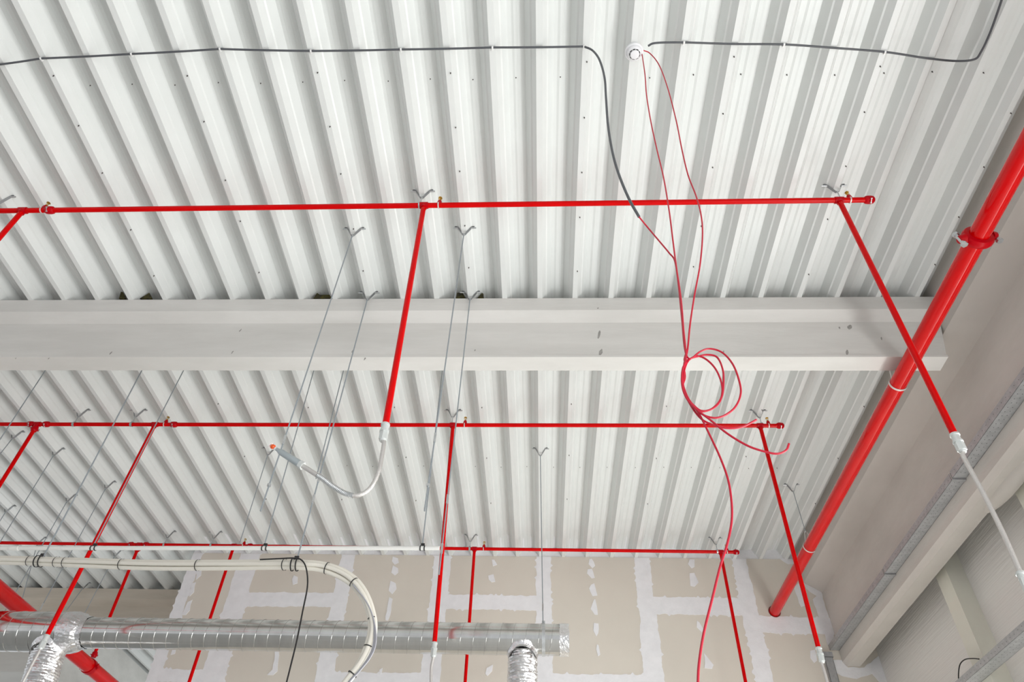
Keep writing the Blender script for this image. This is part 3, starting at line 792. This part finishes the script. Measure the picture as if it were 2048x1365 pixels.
hidden_rod(0, 0, YC, (187, 1092), 'thin rod beside the left red drop carrying the white conduit')
hidden_rod(0, 0, 4.35, (632, 958), 'thin rod from behind the beam ending beside the steel hose')
YBN = YB-.022
YB2 = 4.12
hidden_rod(0, 0, YB2, (84, 1120), 'dark rod at the left carrying the cream conduit bundle', r=.0048)
R(6, 872, -40, 960, 'rod with a bracket at the left edge just under the middle branch pipe')
hidden_rod(0, 0, 4.5, (-12, 898), 'thin rod crossing the middle branch pipe at the far left')
R(108, 906, 0, 1085, 'thin rod from a deck bracket leaning out at the left edge')
R(128, 998, 7, 1228, 'thin rod behind the left conduits, bracket right of the left drop')
R(205, 972, 83, 1215, 'thin rod from the bracket beside the left red drop down to the duct', coup=[(84, 1214)])
R(4, 1020, -60, 1140, 'deck bracket with rod at the left edge over the conduits')
R(220, 1108, 168, 1230, 'rod behind the foil joint of the duct')
R(160, 1174, 133, 1222, 'short rod with a dark bracket on the brown beam')
R(97, 1084, 40, 1215, 'rod with a bracket hidden behind the conduit bundle at the left')
root, Q = R(1078, 906, 1086, 1250, 'single rod carrying the right end of the silver duct', coup=[(1085, 1215)])
MB().ring((xb, DY, zb), 'x', r1+.003, .003, .026, 48).box((xb-.013, DY-.012, zb+r1+.003), (xb+.013, DY+.012, zb+r1+.03)).build('duct_band', ZINC, root, True)
R(548, 905, 480, 1085, 'thin rod behind the orange-capped sprinkler running down to the far branch')

# ------------------------------------------------------------------ white conduit
zA = ony(528, 1094, YC); zBp = ony(870, 1097, YC); zL = ony(0, 1097, YC)
endp = ony(879, 1097, YC); d = (endp-zL)/(endp[0]-zL[0])
wc = empty('white_conduit', endp, 'straight white conduit hanging in front of the far red branch', 'conduit')
MB().tube([zL+d*(-7-zL[0]), endp], .0145, 20).build('conduit', WCON, wc, True)
q = zL+d*(ony(29, 1097, YC)[0]-zL[0]); MB().tube([q-d*.03, q+d*.03], .0175, 20).build('sleeve', WCON, wc, True)
def pclip(c, r, root, name='cable_clamp'):
    m = MB()
    for dx in (-.014, .014): m.ring((c[0]+dx, c[1], c[2]), 'x', r, .003, .007, 24)
    m.box((c[0]-.012, c[1]-.006, c[2]+r), (c[0]+.012, c[1]+.006, c[2]+r+.018))
    m.build(name, mat('black_clamp', (.02, .02, .02), .5), root) if 'CLM' not in globals() else m.build(name, CLM, root)
CLM = mat('black_clamp_plastic', (.02, .02, .02), .5)
for px in (187, 529, 845):
    c = zL+d*(ony(px, 1097, YC)[0]-zL[0]); pclip(c, .015, wc)

# ------------------------------------------------------------------ cream conduit bundle
bn = empty('conduit_bundle', ony(592, 1128, YBN), 'bundle of cream conduits that bends down towards the lower centre', 'conduit bundle')
main_px = [(-200, 1117), (0, 1121), (150, 1126), (300, 1131), (450, 1131), (560, 1130), (610, 1131), (645, 1135), (680, 1147), (708, 1166), (728, 1192), (740, 1222), (745, 1255), (738, 1290), (722, 1325), (698, 1358), (665, 1400), (620, 1480), (590, 1600), (580, 1800)]
YBf = lambda x: YBN+(YB2-YBN)*max(0, (590-x)/506)
cen = spline([ony(x, y, YBf(x)) for x, y in main_px], 8)
def offs(path, dz, dy):
    out = []; P = [np.array(p) for p in path]
    for i, p in enumerate(P):
        t = P[min(i+1, len(P)-1)]-P[max(i-1, 0)]; t /= np.linalg.norm(t); nrm = np.array([-t[2], 0, t[0]])
        out.append(p+nrm*dz(i/len(P))+np.array([0, dy(i/len(P)), 0]))
    return out
cf = [(.020, .0), (.0, -.016), (-.017, .004), (.006, .020)]
for j, (a_, b_) in enumerate(cf):
    sq = lambda t: 1 if t < .45 else max(.55, 1-(t-.45)*1.6)
    wv = random.uniform(0, 6)
    MB().tube(offs(cen, lambda t: a_*sq(t)+.002*math.sin(t*24+wv), lambda t: b_*sq(t)), .0125, 16).build('conduit', CCON, bn, True)
for j in range(4):
    pts_ = [(706, 1170), (730, 1200), (744, 1228), (748+j*1.2, 1262), (746+j*1.6, 1292), (735+j*1.5, 1318), (715+j, 1345), (690+j, 1375), (640+j, 1470), (606+j, 1600), (596+j, 1800)]
    MB().tube(spline([ony(x, y, YBN-.018-.003*j) for x, y in pts_], 6), .0035, 8).build('grey_cable', LGREY, bn, True)
for px in (55, 64, 118, 124, 240, 246, 399, 405, 568, 656):
    i_ = min(range(1, 85), key=lambda k: abs(pr(cen[k])[0]-px)); c = cen[i_]; t = cen[i_+1]-cen[i_-1]; t /= np.linalg.norm(t)
    MB().tube([c-t*.003, c+t*.003], .0335, 20, caps=False).build('cable_tie', CLM, bn, True)
for (px, py, rr_) in ((712, 1160, .030), (743, 1238, .022), (734, 1292, .024), (704, 1350, .026)):
    c = ony(px, py, YBN); i_ = min(range(len(cen)), key=lambda k: np.linalg.norm(cen[k]-c)); t = cen[i_+1]-cen[i_-1]; t /= np.linalg.norm(t)
    MB().tube([cen[i_]-t*.003, cen[i_]+t*.003], rr_, 20, caps=False).build('cable_tie', CLM, bn, True)
for px in (82, 590):
    i_ = min(range(1, 85), key=lambda k: abs(pr(cen[k])[0]-px)); pclip(cen[i_], .034, bn)
bk = [(520, 1120), (560, 1118), (590, 1117), (603, 1121), (611, 1133), (615, 1155), (614, 1180), (606, 1220), (594, 1280), (582, 1330), (572, 1370), (560, 1420), (540, 1520), (520, 1750)]
tag(MB().tube(spline([ony(x, y, YBN-.045) for x, y in bk], 8), .0042, 10).build('black_cable', BLACKC, None, True), 'thin black cable looping off the conduit bundle and hanging down', 'cable')
bk = [(1918, 1375), (1917, 1350), (1920, 1330), (1930, 1320), (1945, 1318), (1958, 1319)]
tag(MB().tube(spline([onx(x, y, 3.40) for x, y in bk], 8), .0045, 10).build('black_cable', BLACKC, None, True), 'short black cable loop above the lower right metal track', 'cable')

# ------------------------------------------------------------------ ceiling cable, detector, red cables
ZC = H-.009
def clipz(px, py): return onz(px, py, ZC)
lp = [(-60, 137), (0, 129), (82, 117), (263, 108), (440, 98), (622, 102), (802, 99), (985, 95), (1168, 93)]
Pl = [clipz(*p) for p in lp]; path = []
for i in range(len(Pl)-1):
    for k in range(6): t = k/6; p = lerp(Pl[i], Pl[i+1], t); p[2] -= .004*math.sin(math.pi*t); path.append(p)
Y0 = Pl[-1][1]
hang = [(1185, 101), (1199, 120), (1209, 155), (1212, 195), (1216, 250), (1225, 305), (1238, 350), (1258, 398), (1278, 434)]
path2 = path+[Pl[-1]]+[ony(x, y, Y0-.0) for x, y in hang]
path2 = path+spline([Pl[-1]]+[ony(x, y, Y0) for x, y in hang], 8)
gc = empty('grey_conduit_cable', Pl[-1], 'long dark grey conduit clipped across the deck, its right end hanging free', 'conduit')
MB().tube(path2, .0062, 12).build('conduit', GREYC, gc, True)
def clip(c, root):
    MB().ring((c[0], c[1], c[2]), 'x', .0065, .002, .010, 16).tube([(c[0], c[1]+.012, c[2]+.009), (c[0], c[1]+.012, c[2]-.004)], .0055, 10).build('clip', WCAP, root, True)
for p in Pl[2:]: clip(p, gc)
# right run
Pr = [(1296, 92), (1312, 86), (1368, 85), (1465, 88), (1568, 89), (1670, 96), (1770, 104), (1850, 116), (1910, 122), (1948, 119), (1962, 104), (1980, 66), (2000, 10), (2012, -30)]
q = [clipz(*p) for p in Pr]
gr = empty('grey_conduit_cable', q[0], 'dark grey conduit running right from the smoke detector and up the corner', 'conduit')
MB().tube(spline(q, 8), .0062, 12).build('conduit', GREYC, gr, True)
for p in ((1368, 85), (1568, 89), (1770, 104)): clip(clipz(*p), gr)
# detector
dc = onz(1268, 102, H); dt = empty('smoke_detector', dc, 'round white smoke detector on a rib of the deck', 'smoke detector')
def lathe(c, prof_, seg=40):
    m = MB(); vs = [(c[0]+r*math.cos(2*math.pi*k/seg), c[1]+r*math.sin(2*math.pi*k/seg), c[2]+z) for r, z in prof_ for k in range(seg)]
    n = len(prof_); m.add(vs, [(i*seg+k, i*seg+(k+1) % seg, (i+1)*seg+(k+1) % seg, (i+1)*seg+k) for i in range(n-1) for k in range(seg)]+[tuple(range(seg)), tuple((n-1)*seg+k for k in range(seg))])
    return m
lathe(dc, [(.050, 0), (.054, -.004), (.054, -.018), (.050, -.021)]).build('base', DETW, dt, True)
lathe(dc, [(.046, -.021), (.045, -.030), (.036, -.042), (.030, -.044)]).build('body', DETW, dt, True)
lathe(dc, [(.024, -.044), (.027, -.048), (.026, -.054), (.020, -.057)]).build('chamber_cap', DETW, dt, True)
for k in range(9):
    a0 = math.radians(40*k+4); MB().ring((dc[0], dc[1], dc[2]-.0455), 'z', .0265, .0055, .003, 6, a0, a0+math.radians(28)).build('vent_slot', DARK, dt)
for (px, py) in ((1283, 95), (1287, 101), (1284, 108)):
    p = onz(px, py, H-.015); MB().tube([(p[0]-.01, p[1], H-.012), p], .006, 10).build('cable_gland', DETW, dt, True)
YR = dc[1]
def redc(px, label, start=None, dy=0., r=.0034, depth=None):
    pts_ = []
    n = len(px)
    for i, p in enumerate(px):
        yy = YR+dy+(depth[i] if depth else 0)
        pts_.append(ony(p[0], p[1], yy))
    if start is not None: pts_[0] = start
    return tag(MB().tube(spline(pts_, 8), r, 8).build('red_cable', REDC, None, True), label, 'cable', 'coiled red alarm cables')
# thread from the grey conduit: joins the bundle and makes the large loop, free end hooks up at the right
redc([(1278, 434), (1296, 456), (1318, 482), (1338, 506), (1350, 524), (1358, 580), (1364, 640), (1370, 700), (1380, 718), (1400, 704), (1420, 698), (1445, 706), (1466, 730), (1479, 765), (1481, 790), (1470, 815), (1448, 832), (1425, 836), (1400, 826),
      (1378, 800), (1366, 770), (1364, 745), (1372, 725)], 'red cable coming out of the grey conduit and forming the largest loop', dy=.0, start=ony(1278, 434, Y0))
redc([(1287, 108), (1290, 150), (1293, 190), (1302, 245), (1314, 300), (1327, 355), (1338, 420), (1345, 475), (1352, 530), (1362, 600), (1367, 660), (1372, 715), (1365, 740), (1364, 770), (1372, 795), (1390, 817), (1420, 840), (1455, 868), (1495, 892), (1530, 904), (1555, 908), (1572, 901), (1578, 888)],
     'left red cable from the smoke detector, its free end hooking up at the right', dy=-.012, start=onz(1284, 108, H-.015))
redc([(1287, 101), (1300, 107), (1318, 130), (1335, 175), (1352, 240), (1364, 300), (1376, 350), (1392, 392), (1402, 430), (1405, 470), (1400, 530), (1389, 590), (1380, 650), (1375, 700), (1368, 730), (1370, 755), (1366, 775), (1378, 805), (1400, 836), (1425, 850), (1455, 857), (1485, 854), (1513, 840)],
     'right red cable from the smoke detector, ending at the middle branch pipe', dy=.012, start=onz(1287, 101, H-.015))
redc([(1374, 700), (1369, 722), (1382, 717), (1398, 713), (1415, 710), (1434, 715), (1445, 738), (1447, 765), (1443, 795), (1428, 815), (1410, 823), (1395, 820), (1372, 790), (1366, 760), (1374, 726), (1392, 713), (1412, 719), (1432, 740), (1444, 772), (1441, 800), (1425, 818), (1402, 822), (1384, 808), (1380, 805), (1398, 828), (1418, 868), (1440, 915), (1456, 960), (1463, 1005), (1463, 1045), (1454, 1090), (1440, 1135), (1424, 1200), (1408, 1265), (1399, 1320), (1396, 1365), (1398, 1430), (1405, 1560), (1400, 1760)],
     'red cable with two small loops that hangs down to the bottom edge', dy=.004)
